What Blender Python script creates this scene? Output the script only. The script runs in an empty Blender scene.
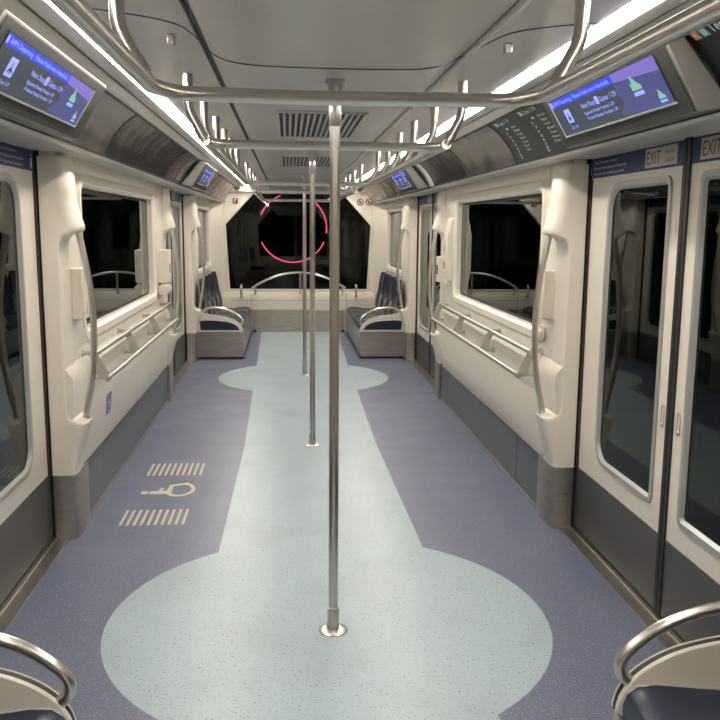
import bpy, bmesh, math, random
from mathutils import Vector, Matrix
random.seed(4)
SC = bpy.context.scene
COL = SC.collection
PI = math.pi
YC = 6.05                                   # middle of the car

# ------------------------------------------------------------------ materials
def new_mat(name):
    m = bpy.data.materials.new(name); m.use_nodes = True
    nt = m.node_tree
    return m, nt, nt.nodes['Principled BSDF']
def pbr(name, col, rough=.5, metal=0., spec=.5, noise=0., nscale=40., bump=0., coat=0., stretch=None, rvar=0., detail=4):
    m, nt, b = new_mat(name)
    b.inputs['Base Color'].default_value = (*col, 1)
    b.inputs['Roughness'].default_value = rough
    b.inputs['Metallic'].default_value = metal
    b.inputs['Specular IOR Level'].default_value = spec
    b.inputs['Coat Weight'].default_value = coat
    if noise or bump or rvar:
        tc = nt.nodes.new('ShaderNodeTexCoord'); n = nt.nodes.new('ShaderNodeTexNoise')
        mp = nt.nodes.new('ShaderNodeMapping')
        mp.inputs['Scale'].default_value = stretch or (1, 1, 1)
        n.inputs['Scale'].default_value = nscale; n.inputs['Detail'].default_value = detail
        nt.links.new(tc.outputs['Object'], mp.inputs[0]); nt.links.new(mp.outputs[0], n.inputs['Vector'])
        if noise:
            r = nt.nodes.new('ShaderNodeValToRGB')
            r.color_ramp.elements[0].position = .3; r.color_ramp.elements[1].position = .7
            r.color_ramp.elements[0].color = (*[c*(1-noise) for c in col], 1)
            r.color_ramp.elements[1].color = (*[min(1, c*(1+noise)) for c in col], 1)
            nt.links.new(n.outputs['Fac'], r.inputs[0]); nt.links.new(r.outputs[0], b.inputs['Base Color'])
        if rvar:
            mr = nt.nodes.new('ShaderNodeMapRange')
            mr.inputs['To Min'].default_value = rough-rvar; mr.inputs['To Max'].default_value = rough+rvar
            nt.links.new(n.outputs['Fac'], mr.inputs[0]); nt.links.new(mr.outputs[0], b.inputs['Roughness'])
        if bump:
            bp = nt.nodes.new('ShaderNodeBump'); bp.inputs['Strength'].default_value = bump; bp.inputs['Distance'].default_value = .01
            nt.links.new(n.outputs['Fac'], bp.inputs['Height']); nt.links.new(bp.outputs[0], b.inputs['Normal'])
    return m
def emit(name, col, strength, base=(0, 0, 0)):
    m, nt, b = new_mat(name)
    b.inputs['Base Color'].default_value = (*base, 1)
    b.inputs['Emission Color'].default_value = (*col, 1)
    b.inputs['Emission Strength'].default_value = strength
    b.inputs['Roughness'].default_value = .25
    return m
def glass(name, tint=.35, ior=1.7):
    m, nt, b = new_mat(name); nt.nodes.remove(b)
    out = nt.nodes['Material Output']
    mx = nt.nodes.new('ShaderNodeMixShader'); fr = nt.nodes.new('ShaderNodeFresnel'); fr.inputs[0].default_value = ior
    t = nt.nodes.new('ShaderNodeBsdfTransparent'); t.inputs[0].default_value = (tint*.95, tint, tint, 1)
    g = nt.nodes.new('ShaderNodeBsdfGlossy'); g.inputs['Roughness'].default_value = .015; g.inputs[0].default_value = (.9, .95, .92, 1)
    nt.links.new(fr.outputs[0], mx.inputs[0]); nt.links.new(t.outputs[0], mx.inputs[1]); nt.links.new(g.outputs[0], mx.inputs[2])
    nt.links.new(mx.outputs[0], out.inputs[0])
    return m

WHITE = pbr('cream_panel', (.74, .685, .60), .36, noise=.02, nscale=3)
WHITE2 = pbr('seat_panel_cream', (.70, .645, .56), .4)
BEIGE = pbr('plate_beige', (.40, .375, .33), .5)
CEIL = pbr('ceiling_satin', (.66, .64, .60), .27, metal=.0, noise=.03, nscale=2)
CEIL2 = pbr('cove_satin', (.66, .64, .60), .35, metal=.1)
STEEL = pbr('brushed_steel', (.60, .565, .52), .28, metal=1)
STEELD = pbr('scuffed_steel_sheet', (.40, .37, .33), .30, metal=.9, noise=.08, nscale=5, stretch=(1, 1, 5), rvar=.06)
GREYP = pbr('grey_kick_laminate', (.095, .091, .088), .38, metal=.25, noise=.05, nscale=4)
WAINS = pbr('slate_wainscot', (.125, .128, .145), .40, metal=.1, noise=.04, nscale=4)
RUB = pbr('black_rubber', (.010, .009, .009), .5)
RUBB = pbr('brown_seal', (.055, .028, .02), .4)
ALU = pbr('window_frame_grey', (.42, .42, .40), .38, metal=.5)
BLACKM = pbr('black_recess', (.006, .006, .006), .6)
GLASS = glass('tinted_glass', .22, 1.70)
GLASSD = glass('door_glass', .22, 1.36)
GLASSE = glass('end_glass', .55, 1.42)
BLUEB = pbr('sign_blue', (.022, .031, .125), .45, spec=.3)
WTXT = pbr('sign_white', (.70, .70, .72), .5)
PLATE = pbr('exit_plate', (.50, .475, .42), .5)
RTXT = pbr('exit_red', (.11, .016, .010), .5)
NAVY = pbr('seat_navy', (.017, .022, .044), .33, noise=.12, nscale=14)
GRIPG = pbr('seat_trim_grey', (.42, .43, .45), .35, metal=.4)
HOUS = pbr('display_housing', (.20, .19, .175), .40, metal=.5)
FACE = pbr('display_face', (.030, .032, .031), .45, spec=.3)
SILV = pbr('silver_foil_panel', (.30, .285, .265), .20, metal=.85, nscale=2.6, bump=1.0, detail=1)
DARKP = pbr('dark_poster_panel', (.030, .029, .030), .16, spec=.5, bump=1.0, nscale=3, detail=1)
BOARD = pbr('directory_board', (.022, .025, .026), .5, spec=.2)
GTXT = pbr('directory_grey_text', (.50, .51, .52), .5)
RBAND = pbr('directory_red', (.42, .02, .06), .4)
DECAL = pbr('floor_decal_beige', (.58, .52, .40), .45)
STICK = pbr('sticker_blue', (.03, .065, .30), .35)
REDS = pbr('red_sign', (.20, .018, .010), .4)
SEAM = pbr('seam_dark', (.05, .047, .043), .6)
LAMP = emit('strip_lamp', (1, .935, .83), 38.0, (.8, .8, .8))
RING = emit('pink_neon', (1, .08, .17), 5.0)
SCRBG = emit('lcd_dark', (.055, .065, .085), 1.0)
SCRBLUE = emit('lcd_blue', (.02, .06, .75), 1.1)
SCRTXT = emit('lcd_text', (.30, .36, 1.0), 1.4)
SCRVIO = emit('lcd_violet', (.22, .17, .62), 1.0)
SCRNAV = emit('lcd_navy', (.075, .085, .24), 1.0)
SCRGRN = emit('lcd_green', (.25, .62, .42), 1.0)

# floor vinyl: slate blue with a pale path of two discs and a band
def floor_mat():
    m, nt, b = new_mat('speckled_vinyl')
    N, Lk = nt.nodes, nt.links
    tc = N.new('ShaderNodeTexCoord'); sx = N.new('ShaderNodeSeparateXYZ'); Lk.new(tc.outputs['Object'], sx.inputs[0])
    def mth(op, a, c=None, d=None):
        n = N.new('ShaderNodeMath'); n.operation = op
        for i, v in enumerate((a, c, d)):
            if v is None: continue
            if isinstance(v, (int, float)): n.inputs[i].default_value = v
            else: Lk.new(v, n.inputs[i])
        return n.outputs[0]
    x, y = sx.outputs[0], sx.outputs[1]
    w = mth('MULTIPLY_ADD', mth('ABSOLUTE', mth('SUBTRACT', y, YC)), .012, .485)
    band = mth('LESS_THAN', mth('ABSOLUTE', x), w)
    def disc(cy):
        dy = mth('SUBTRACT', y, cy)
        return mth('LESS_THAN', mth('ADD', mth('MULTIPLY', x, x), mth('MULTIPLY', dy, dy)), .9*.9)
    mask = mth('MAXIMUM', band, mth('MAXIMUM', disc(3.25), disc(8.85)))
    def noise(scale, detail=2):
        n = N.new('ShaderNodeTexNoise'); n.inputs['Scale'].default_value = scale; n.inputs['Detail'].default_value = detail
        Lk.new(tc.outputs['Object'], n.inputs['Vector']); return n.outputs['Fac']
    mix = N.new('ShaderNodeMix'); mix.data_type = 'RGBA'
    mix.inputs[6].default_value = (.115, .132, .215, 1); mix.inputs[7].default_value = (.36, .445, .495, 1)
    Lk.new(mask, mix.inputs[0])
    def over(src, fac, col):
        k = N.new('ShaderNodeMix'); k.data_type = 'RGBA'; Lk.new(fac, k.inputs[0]); Lk.new(src, k.inputs[6]); k.inputs[7].default_value = (*col, 1)
        return k.outputs[2]
    n1, n2, n3 = noise(130), noise(95, 2), noise(2.2, 5)
    def ramp(f, a, bb, amt):
        r = N.new('ShaderNodeMapRange'); r.inputs['From Min'].default_value = a; r.inputs['From Max'].default_value = bb; r.inputs['To Max'].default_value = amt
        Lk.new(f, r.inputs[0]); return r.outputs[0]
    c = over(mix.outputs[2], ramp(n1, .60, .68, .6), (.42, .44, .50))
    c = over(c, ramp(n2, .62, .70, .75), (.05, .055, .075))
    c = over(c, ramp(n3, .45, .75, .22), (.20, .19, .19))
    Lk.new(c, b.inputs['Base Color'])
    mr = N.new('ShaderNodeMapRange'); mr.inputs['To Min'].default_value = .24; mr.inputs['To Max'].default_value = .46
    Lk.new(noise(3.5, 6), mr.inputs[0]); Lk.new(mr.outputs[0], b.inputs['Roughness'])
    b.inputs['Specular IOR Level'].default_value = .55
    return m
FLOOR = floor_mat()

# ------------------------------------------------------------------ mesh builder
OFF = {}
def shade(me, ang=38):
    for p in me.polygons: p.use_smooth = True
    me.set_sharp_from_angle(angle=math.radians(ang))
class MB:
    def __init__(s): s.bm = bmesh.new()
    def face(s, vs):
        try: s.bm.faces.new(vs)
        except ValueError: pass
    def box(s, x0, x1, y0, y1, z0, z1):
        v = [s.bm.verts.new(p) for p in ((x0,y0,z0),(x1,y0,z0),(x1,y1,z0),(x0,y1,z0),(x0,y0,z1),(x1,y0,z1),(x1,y1,z1),(x0,y1,z1))]
        for f in ((0,3,2,1),(4,5,6,7),(0,1,5,4),(1,2,6,5),(2,3,7,6),(3,0,4,7)): s.face([v[i] for i in f])
        return s
    def prism(s, pts, f0, f1):
        """pts: 2-d outline; f0, f1 map a 2-d point to 3-d on the two end faces"""
        a = [s.bm.verts.new(f0(p)) for p in pts]; b = [s.bm.verts.new(f1(p)) for p in pts]
        n = len(pts)
        s.face(a[::-1]); s.face(b)
        for i in range(n): s.face([a[i], a[(i+1) % n], b[(i+1) % n], b[i]])
        return s
    def py(s, pts, y0, y1, sg=1):      # outline in (a, z) swept along Y, a mirrored by sg
        return s.prism(pts, lambda p: (sg*p[0], y0, p[1]), lambda p: (sg*p[0], y1, p[1]))
    def pz(s, pts, z0, z1, sg=1):      # outline in (a, y) swept along Z
        return s.prism(pts, lambda p: (sg*p[0], p[1], z0), lambda p: (sg*p[0], p[1], z1))
    def strip(s, pts, y0, y1, sg=1, th=.004, nrm=1):   # curved thin sheet along Y with thickness
        n = len(pts); off = []
        for i in range(n):
            a = Vector(pts[max(0, i-1)]); b = Vector(pts[min(n-1, i+1)]); d = (b-a).normalized()
            off.append((pts[i][0]+nrm*d.y*th, pts[i][1]-nrm*d.x*th))
        return s.py(list(pts)+off[::-1], y0, y1, sg)
    def loops(s, loops, closed=True, cap0=False, cap1=False):
        vs = [[s.bm.verts.new(p) for p in lp] for lp in loops]
        n = len(vs[0])
        for A, B in zip(vs, vs[1:]):
            for i in range(n if closed else n-1):
                j = (i+1) % n
                q = [A[i], A[j], B[j], B[i]]
                s.face(q)
        if cap0: s.face(vs[0][::-1])
        if cap1: s.face(vs[-1])
        return s
    def tube(s, path, r, n=14, closed=False, caps=True):
        P = [Vector(p) for p in path]; m = len(P); rings = []
        ref = None
        for i in range(m):
            if closed: t = (P[(i+1) % m]-P[i-1]).normalized()
            else: t = (P[min(m-1, i+1)]-P[max(0, i-1)]).normalized()
            if ref is None:
                ref = Vector((0, 0, 1)) if abs(t.z) < .9 else Vector((1, 0, 0))
            u = (ref - t*ref.dot(t)).normalized(); ref = u; w = t.cross(u)
            rr = r[i] if isinstance(r, (list, tuple)) else r
            rings.append([P[i]+rr*(math.cos(2*PI*k/n)*u+math.sin(2*PI*k/n)*w) for k in range(n)])
        if closed: rings.append(rings[0])
        s.loops(rings, True, caps and not closed, caps and not closed)
        return s
    def lathe(s, c, prof, n=24, ax='z'):
        M = {'z': lambda r, h, a: (c[0]+r*math.cos(a), c[1]+r*math.sin(a), c[2]+h),
             'x': lambda r, h, a: (c[0]+h, c[1]+r*math.cos(a), c[2]+r*math.sin(a)),
             'y': lambda r, h, a: (c[0]+r*math.cos(a), c[1]+h, c[2]+r*math.sin(a))}[ax]
        s.loops([[M(max(r, 1e-4), h, 2*PI*k/n) for k in range(n)] for r, h in prof], True, True, True)
        return s
    def flat(s, pts2, O, U, V, N, th=.002):   # 2-d outline on a tilted plane, with a little thickness
        f = lambda h: (lambda p: Vector(O)+Vector(U)*p[0]+Vector(V)*p[1]+Vector(N)*h)
        return s.prism(pts2, f(0), f(th))
    def build(s, name, mat, parent=None, bev=0., seg=2, ang=38, weld=False):
        bm = s.bm
        if weld: bmesh.ops.remove_doubles(bm, verts=bm.verts, dist=1e-5)
        bmesh.ops.dissolve_degenerate(bm, edges=bm.edges, dist=1e-6)
        bmesh.ops.recalc_face_normals(bm, faces=bm.faces)
        if parent is not None: off = OFF[parent.name]
        else:
            xs = [v.co for v in bm.verts]
            lo = [min(c[i] for c in xs) for i in range(3)]; hi = [max(c[i] for c in xs) for i in range(3)]
            off = Vector(((lo[0]+hi[0])/2, (lo[1]+hi[1])/2, lo[2]))
        bmesh.ops.translate(bm, vec=-off, verts=bm.verts)
        me = bpy.data.meshes.new(name); bm.to_mesh(me); bm.free()
        me.materials.append(mat); shade(me, ang)
        o = bpy.data.objects.new(name, me); COL.objects.link(o)
        if parent is not None: o.parent = parent
        else: o.location = off
        OFF[o.name] = off
        if bev:
            b = o.modifiers.new('bevel', 'BEVEL'); b.width = bev; b.segments = seg; b.limit_method = 'ANGLE'; b.angle_limit = math.radians(35)
            b.harden_normals = False
        return o
def tag(o, label=None, cat=None, group=None, kind=None):
    if label: o['label'] = label
    if cat: o['category'] = cat
    if group: o['group'] = group
    if kind: o['kind'] = kind
    return o
def thing(name, loc, label, cat, group=None):
    o = bpy.data.objects.new(name, None); COL.objects.link(o); o.location = loc; o.empty_display_size = .05
    OFF[o.name] = Vector(loc)
    return tag(o, label, cat, group)
def struct(o): o['kind'] = 'structure'; return o

def text(name, s, O, U, V, N, h, mat, parent, width=None, align='LEFT', th=.0006):
    cu = bpy.data.curves.new('t', 'FONT'); cu.body = s; cu.size = 1; cu.align_x = align; cu.resolution_u = 3
    to = bpy.data.objects.new('t', cu); COL.objects.link(to)
    dg = bpy.context.evaluated_depsgraph_get(); dg.update()
    me = bpy.data.meshes.new_from_object(to.evaluated_get(dg))
    bpy.data.objects.remove(to); bpy.data.curves.remove(cu)
    xs = [v.co.x for v in me.vertices]
    sy = h/.70
    sx = sy if not width else width/(max(xs)-min(xs))
    off = OFF[parent.name]
    O, U, V, N = Vector(O), Vector(U), Vector(V), Vector(N)
    for v in me.vertices: v.co = O+U*(v.co.x*sx)+V*(v.co.y*sy)+N*th-off
    me.name = name; me.materials.clear(); me.materials.append(mat)
    o = bpy.data.objects.new(name, me); COL.objects.link(o); o.parent = parent; OFF[o.name] = off
    return o

def rrect(y0, y1, z0, z1, rs, n=6):
    """rounded rectangle, counter-clockwise from lower-left; rs = radii (ll, lr, ur, ul)"""
    if not isinstance(rs, (tuple, list)): rs = (rs,)*4
    out = []
    for (cy, cz, sy, sz, a0), r in zip(((y0, z0, 1, 1, PI), (y1, z0, -1, 1, 1.5*PI), (y1, z1, -1, -1, 0), (y0, z1, 1, -1, .5*PI)), rs):
        for k in range(n+1):
            a = a0+.5*PI*k/n
            out.append((cy+sy*r+r*math.cos(a), cz+sz*r+r*math.sin(a)))
    return out
def corners(y0, y1, z0, z1, n=6):
    return [p for p in ((y0, z0), (y1, z0), (y1, z1), (y0, z1)) for _ in range(n+1)]
def smooth_path(pts, n=6):
    P = [Vector(p) for p in pts]; out = []
    for i in range(len(P)-1):
        p0, p1, p2, p3 = P[max(0, i-1)], P[i], P[i+1], P[min(len(P)-1, i+2)]
        for k in range(n):
            t = k/n
            out.append(.5*((2*p1)+(-p0+p2)*t+(2*p0-5*p1+4*p2-p3)*t*t+(-p0+3*p1-3*p2+p3)*t**3))
    out.append(P[-1]); return out
def fillet(pts, r, n=6):
    P = [Vector(p) for p in pts]; out = [P[0]]
    for i in range(1, len(P)-1):
        a = P[i-1]-P[i]; b = P[i+1]-P[i]
        d = min(r, a.length*.49, b.length*.49); A = P[i]+a.normalized()*d; B = P[i]+b.normalized()*d
        for k in range(n+1):
            t = k/n; out.append((1-t)**2*A+2*t*(1-t)*P[i]+t*t*B)
    out.append(P[-1]); return out
SIDE = {-1: 'left', 1: 'right'}

# ------------------------------------------------------------------ shell
Y0, Y1 = -.75, 12.80
struct(MB().box(-1.42, 1.42, Y0-.1, Y1+.1, -.03, 0).build('floor', FLOOR))
bpy.data.objects['floor'].location.z = -.03
# keep the floor's texture in car coordinates
fo = bpy.data.objects['floor']
for v in fo.data.vertices: v.co += fo.location
fo.location = (0, 0, 0)

BULK = [(.914, 2.145), (.965, 2.112), (1.010, 2.068), (1.048, 2.018), (1.073, 1.972), (1.087, 1.937)]
def ceiling():
    m = MB()
    half = [(.405, 2.132), (.43, 2.128), (.70, 2.158), (.70, 2.19), (.776, 2.19), (.776, 2.160), (.838, 2.163)]
    cen = [(-.405, 2.14), (-.395, 2.124), (-.37, 2.118), (.345, 2.118), (.37, 2.123), (.392, 2.136), (.405, 2.14)]
    m.strip(cen, Y0, Y1, 1, .012, -1)
    for s in (-1, 1):
        m.strip(half, Y0, Y1, s, .01, -1)
        m.strip([(.852, 2.166), (.87, 2.165), (.914, 2.147)], Y0, Y1, s, .008, -1)
        m.strip([(a+.012, z+.006) for a, z in BULK], Y0, Y1, s, .01, -1)
        m.strip([(1.084, 1.940), (1.096, 1.924), (1.118, 1.921), (1.15, 1.931), (1.42, 1.9455)], Y0, Y1, s, .01, -1)
    m.box(-1.42, 1.42, Y0, Y1, 2.215, 2.23)
    return m.build('ceiling', CEIL)
struct(ceiling())
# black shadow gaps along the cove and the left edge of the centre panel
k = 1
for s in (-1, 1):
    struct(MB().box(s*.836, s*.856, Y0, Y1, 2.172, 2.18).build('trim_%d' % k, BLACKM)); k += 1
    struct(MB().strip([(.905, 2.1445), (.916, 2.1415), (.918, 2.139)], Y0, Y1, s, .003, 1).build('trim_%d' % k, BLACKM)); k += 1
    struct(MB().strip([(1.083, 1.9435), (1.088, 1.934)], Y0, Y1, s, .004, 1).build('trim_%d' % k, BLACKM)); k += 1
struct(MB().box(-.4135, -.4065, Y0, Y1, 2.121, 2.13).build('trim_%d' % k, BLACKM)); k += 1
struct(MB().tube([(.400, Y0, 2.128), (.400, Y1, 2.128)], .010, 12).build('trim_%d' % k, CEIL2)); k += 1  # bead added on the right panel edge to catch lamp light as a highlight
# curved joint line across the ceiling panel
joint = [(-.69, 2.36, 2.155), (-.56, 2.36, 2.141), (-.462, 2.39, 2.129), (-.425, 2.50, 2.126), (-.385, 2.75, 2.119), (-.31, 2.87, 2.1165), (-.15, 2.915, 2.1165),
         (.15, 2.915, 2.1165), (.31, 2.87, 2.1165), (.385, 2.72, 2.125), (.425, 2.50, 2.126), (.462, 2.39, 2.129), (.56, 2.36, 2.141), (.69, 2.36, 2.155)]
struct(MB().tube(smooth_path(joint, 5), .0016, 6).build('trim_%d' % k, SEAM)); k += 1

# ------------------------------------------------------------------ side walls
DX = 1.37                                     # inner face of the door leaves
WX = 1.275                                    # inner face of the wall panels
DOORS = [(2.20, 4.22), (7.88, 9.90)]          # clear openings
SECT = [(Y0, 2.20), (4.22, 7.88), (9.90, Y1)]
WINS = [(-.15, 1.45, 1.03, 1.79), (4.72, 7.19, 1.02, 1.795), (10.62, 12.25, 1.03, 1.79)]
wn = 1
for s in (-1, 1):
    m = MB()
    for (ya, yb), (wa, wb, za, zb) in zip(SECT, WINS):
        ya += .012; yb -= .012; end = ya < 0 or yb > 12
        R = .06
        L = lambda g, a, r: [(s*a, y, z) for y, z in rrect(wa-g, wb+g, za-g, zb+g, r)]
        top = 1.948
        outer = [(s*WX, y, z) for y, z in corners(ya, yb, .885, top)]
        m.loops([outer, L(.072, WX, .11), L(.058, WX-.012, .10), L(.018, WX-.010, .07), L(.0, WX+.01, .055), L(0, 1.335, .055)])
        low = [(1.345, .885), (WX, .885), (1.236, .835), (1.233, .78), (1.268, .33), (1.268, .30), (1.345, .30)]
        if end: low = [(1.345, .885), (WX, .885), (1.268, .33), (1.268, .30), (1.345, .30)]
        m.py(low, ya, yb, s)
        m.box(s*1.32, s*1.343, ya+.002, yb-.002, .302, .88)
        # panel returns beside the door pocket
        for ye, sg in ((ya, 1), (yb, -1)):
            m.box(s*(WX+.002), s*1.345, ye+sg*.001, ye+sg*.02, .3, top)
    m.box(s*1.40, s*1.43, Y0, Y1, 1.90, 2.22)
    struct(m.build('wall_'+SIDE[s], WHITE, weld=True))
    m = MB()
    for ya, yb in SECT:
        m.box(s*1.26, s*1.345, ya+.02, yb-.02, 0, .315)
        m.py([(1.262, .0), (1.245, .0), (1.262, .02)], ya+.2, yb-.2, s)
    o = struct(m.build('baseboard_'+SIDE[s], WAINS, bev=.003))
    m = MB()
    for y in (() if s < 0 else (5.0, 7.3)): m.box(s*1.2585, s*1.262, y-.0015, y+.0015, .01, .31)
    if s > 0: m.build('panel_joint', SEAM, o)
    for (wa, wb, za, zb) in WINS:
        w = struct(MB().loops([[(s*a, y, z) for y, z in rrect(wa-.002, wb+.002, za-.002, zb+.002, .055)] for a in (1.326, 1.332)], True, True, True).build('window_%d' % wn, GLASS)); wn += 1
        MB().loops([[(s*a, y, z) for y, z in rrect(wa+g, wb-g, za+g, zb-g, .05)] for a, g in ((1.3255, 0), (1.3245, .003), (1.3245, .016), (1.3255, .02))]).build('gasket', RUB, w)

# seams where wall panel meets door pillar
for s in (-1, 1):
    m = MB()
    for y in (4.60, 7.31): m.box(s*(WX-.0008), s*WX, y-.0015, y+.0015, 1.80, 1.93)
    struct(m.build('trim_%d' % k, SEAM)); k += 1

# ------------------------------------------------------------------ door pillars (hood over the grab rail, cup under it, steel foot)
PIL = [(2.20, -1), (4.22, 1), (7.88, -1), (9.90, 1)]
prof = [(1.352, .338), (1.24, .338), (1.232, .39), (1.205, .50), (1.180, .582), (1.178, .598), (1.190, .606), (1.248, .622), (1.264, .645), (1.271, .69),
        (1.271, 1.47), (1.264, 1.515), (1.245, 1.540), (1.185, 1.560), (1.176, 1.570), (1.176, 1.590), (1.192, 1.64), (1.208, 1.70), (1.217, 1.77), (1.221, 1.90), (1.231, 1.915), (1.352, 1.915)]
for s in (-1, 1):
    for yf, d in PIL:
        lv = []
        for a, z in prof[1:-1]:
            r = max(.010, min(.055, (1.271-a)*.75+.006)); ring = [(1.352, yf)]
            for q in range(7): t = .5*PI*q/6; ring.append((a+r-r*math.sin(t), yf+d*(r-r*math.cos(t))))
            for q in range(7): t = .5*PI*q/6; ring.append((a+r-r*math.cos(t), yf+d*(.20-r+r*math.sin(t))))
            ring.append((1.352, yf+d*.20)); lv.append([(s*x, y, z) for x, y in ring])
        p = struct(MB().loops(lv, True, True, True).build('trim_%d' % k, WHITE, ang=50)); k += 1
        pts = [(1.352, yf-d*.002), (1.262, yf-d*.002), (1.245, yf+d*.008), (1.236, yf+d*.03), (1.236, yf+d*.26), (1.262, yf+d*.26), (1.262, yf+d*.02), (1.352, yf+d*.02)]
        MB().pz(pts, .0, .338, s).build('steel_foot', STEELD, p, bev=.003)
        MB().box(s*1.354, s*1.3715, yf+d*.004, yf+d*.12, .0, 1.94).build('door_seal', RUB, p)
        MB().box(s*1.362, s*1.3715, yf-d*.022, yf+d*.003, .33, 1.84).build('seal_lip', RUBB, p)

# ------------------------------------------------------------------ sliding doors
dn = 1
def door_leaf(s, ym, ye, full):
    """leaf from the meeting edge ym to the pocket edge ye"""
    global dn
    d = 1 if ye > ym else -1
    ya, yb = ym+d*.029, ye
    lo, hi = min(ya, yb), max(ya, yb)
    gi, go = ym+d*.155, ym+d*.755                  # glass edges, inner and outer
    g0, g1 = min(gi, go), max(gi, go); z0, z1 = .475, 1.775
    rs = (.012, .10, .10, .012) if d > 0 else (.10, .012, .012, .10)
    m = MB()
    R = lambda g, a, q=0: [(s*a, y, z) for y, z in rrect(g0-g, g1+g, z0-g, z1+g, [r+q for r in rs])]
    m.loops([[(s*DX, y, z) for y, z in corners(lo, hi, .345, 1.842)], R(.035, DX, .03), R(.035, DX+.03, .03)])
    m.box(s*(DX+.028), s*(DX+.03), lo, hi, .02, .34)
    m.box(s*(DX+.0), s*(DX+.03), lo, hi, 1.842, 1.945)
    # slim closing faces
    leaf = struct(m.build('door_%d' % dn, WHITE)); dn += 1
    f = MB(); f.loops([R(.036, DX, .03), R(.034, DX-.008, .03), R(.012, DX-.008, .01), R(0, DX+.008)]); f.build('glass_frame', ALU, leaf)
    f = MB(); f.loops([R(.004, DX+.007), R(.004, DX+.012)], True, True, True); f.build('glass', GLASSD, leaf)
    f = MB(); f.box(s*(DX-.003), s*(DX+.03), lo, hi, .018, .345); f.build('kick_plate', GREYP, leaf)
    f = MB(); f.box(s*(DX-.008), s*(DX+.03), min(ym+d*.003, ya), max(ym+d*.003, ya), .018, 1.944); f.build('edge_rubber', RUB, leaf)
    # recessed pull with its latch button
    hy = ym+d*.072
    h = MB(); h.loops([[(s*(DX-.003), y, z) for y, z in rrect(hy-.014, hy+.014, .79, .885, .0135)], [(s*(DX-.003), y, z) for y, z in rrect(hy-.010, hy+.010, .795, .88, .0095)], [(s*(DX+.004), y, z) for y, z in rrect(hy-.010, hy+.010, .795, .88, .0095)]], True, False, True)
    h = h.build('pull_handle', ALU, leaf)
    MB().lathe((s*(DX-.004), hy, .803), [(.009, .0), (.007, -.004*s)] if s > 0 else [(.007, .004), (.009, 0)], 12, 'x').build('latch_button', STEEL, h)
    # blue sign band with exit plate
    sb = MB().box(s*(DX-.003), s*DX, lo, hi, 1.842, 1.938).build('sign_band', BLUEB, leaf)
    U, V, N = Vector((0, -s, 0)), Vector((0, 0, 1)), Vector((-s, 0, 0))
    ux = lambda y: Vector((s*(DX-.003), y, 0))
    if (d > 0) == (s > 0): left_edge, right_edge = (hi, lo) if s > 0 else (lo, hi)
    else: left_edge, right_edge = (hi, lo) if s > 0 else (lo, hi)
    w = hi-lo
    # the writing starts at the pocket edge on one leaf of each pair, ends there on the other
    pocket_left = (ye == left_edge) if abs(ye-left_edge) < 1e-6 else False
    P0 = left_edge
    def at(u, z): return Vector((s*(DX-.003), P0-s*u, z))
    if pocket_left: tu, iu, eu = .13, .085, w-.36
    else: tu, iu, eu = w-.65, w-.13, .075
    lines = ('Please do not lean on doors', 'Por favor no se apoye en las puertas', 'Por favor n\u00e3o se apoie nas portas')
    for i, t in enumerate(lines):
        text('sign_text', t, at(tu, 1.910-.027*i), U, V, N, .0125, WTXT, sb, width=(.29, .40, .375)[i])
    # little standing figure leaning on a bar
    g = MB(); g.flat([(.012*math.cos(2*PI*q/12)*.55, .006*math.sin(2*PI*q/12)) for q in range(12)], at(iu, 1.915), U, V, N, .0007)
    g.flat([(-.008, -.05), (-.002, -.05), (0, -.028), (.003, -.05), (.009, -.05), (.006, -.006), (-.006, -.006)], at(iu, 1.908), U, V, N, .0007)
    g.flat([(-.016, -.058), (-.012, -.058), (-.006, -.012), (-.010, -.010)], at(iu, 1.908), U, V, N, .0007)
    g.build('sign_figure', WTXT, sb)
    pl = MB().flat([(0, 0), (.30, 0), (.30, .078), (0, .078)], at(eu, 1.852), U, V, N, .002).build('exit_plate', PLATE, sb)
    text('exit_text', 'EXIT', at(eu+.012, 1.864)+N*.002, U, V, N, .055, RTXT, pl, width=.135)
    text('exit_text', 'SALIDA', at(eu+.19, 1.898)+N*.002, U, V, N, .017, RTXT, pl, width=.088)
    text('exit_text', 'SA\u00cdDA', at(eu+.20, 1.865)+N*.002, U, V, N, .017, RTXT, pl, width=.075)
    return leaf
for s in (-1, 1):
    for a, b in DOORS:
        c = (a+b)/2 + (-.03 if a < YC else .03)
        door_leaf(s, c, b+.09, True); door_leaf(s, c, a-.09, True)
        # threshold plate and its guide rail
        t = struct(MB().box(s*1.285, s*1.40, a+.002, b-.002, .0, .006).build('trim_%d' % k, STEELD)); k += 1
        MB().box(s*1.345, s*1.362, a+.002, b-.002, .006, .013).build('guide_rail', STEEL, t)

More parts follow.
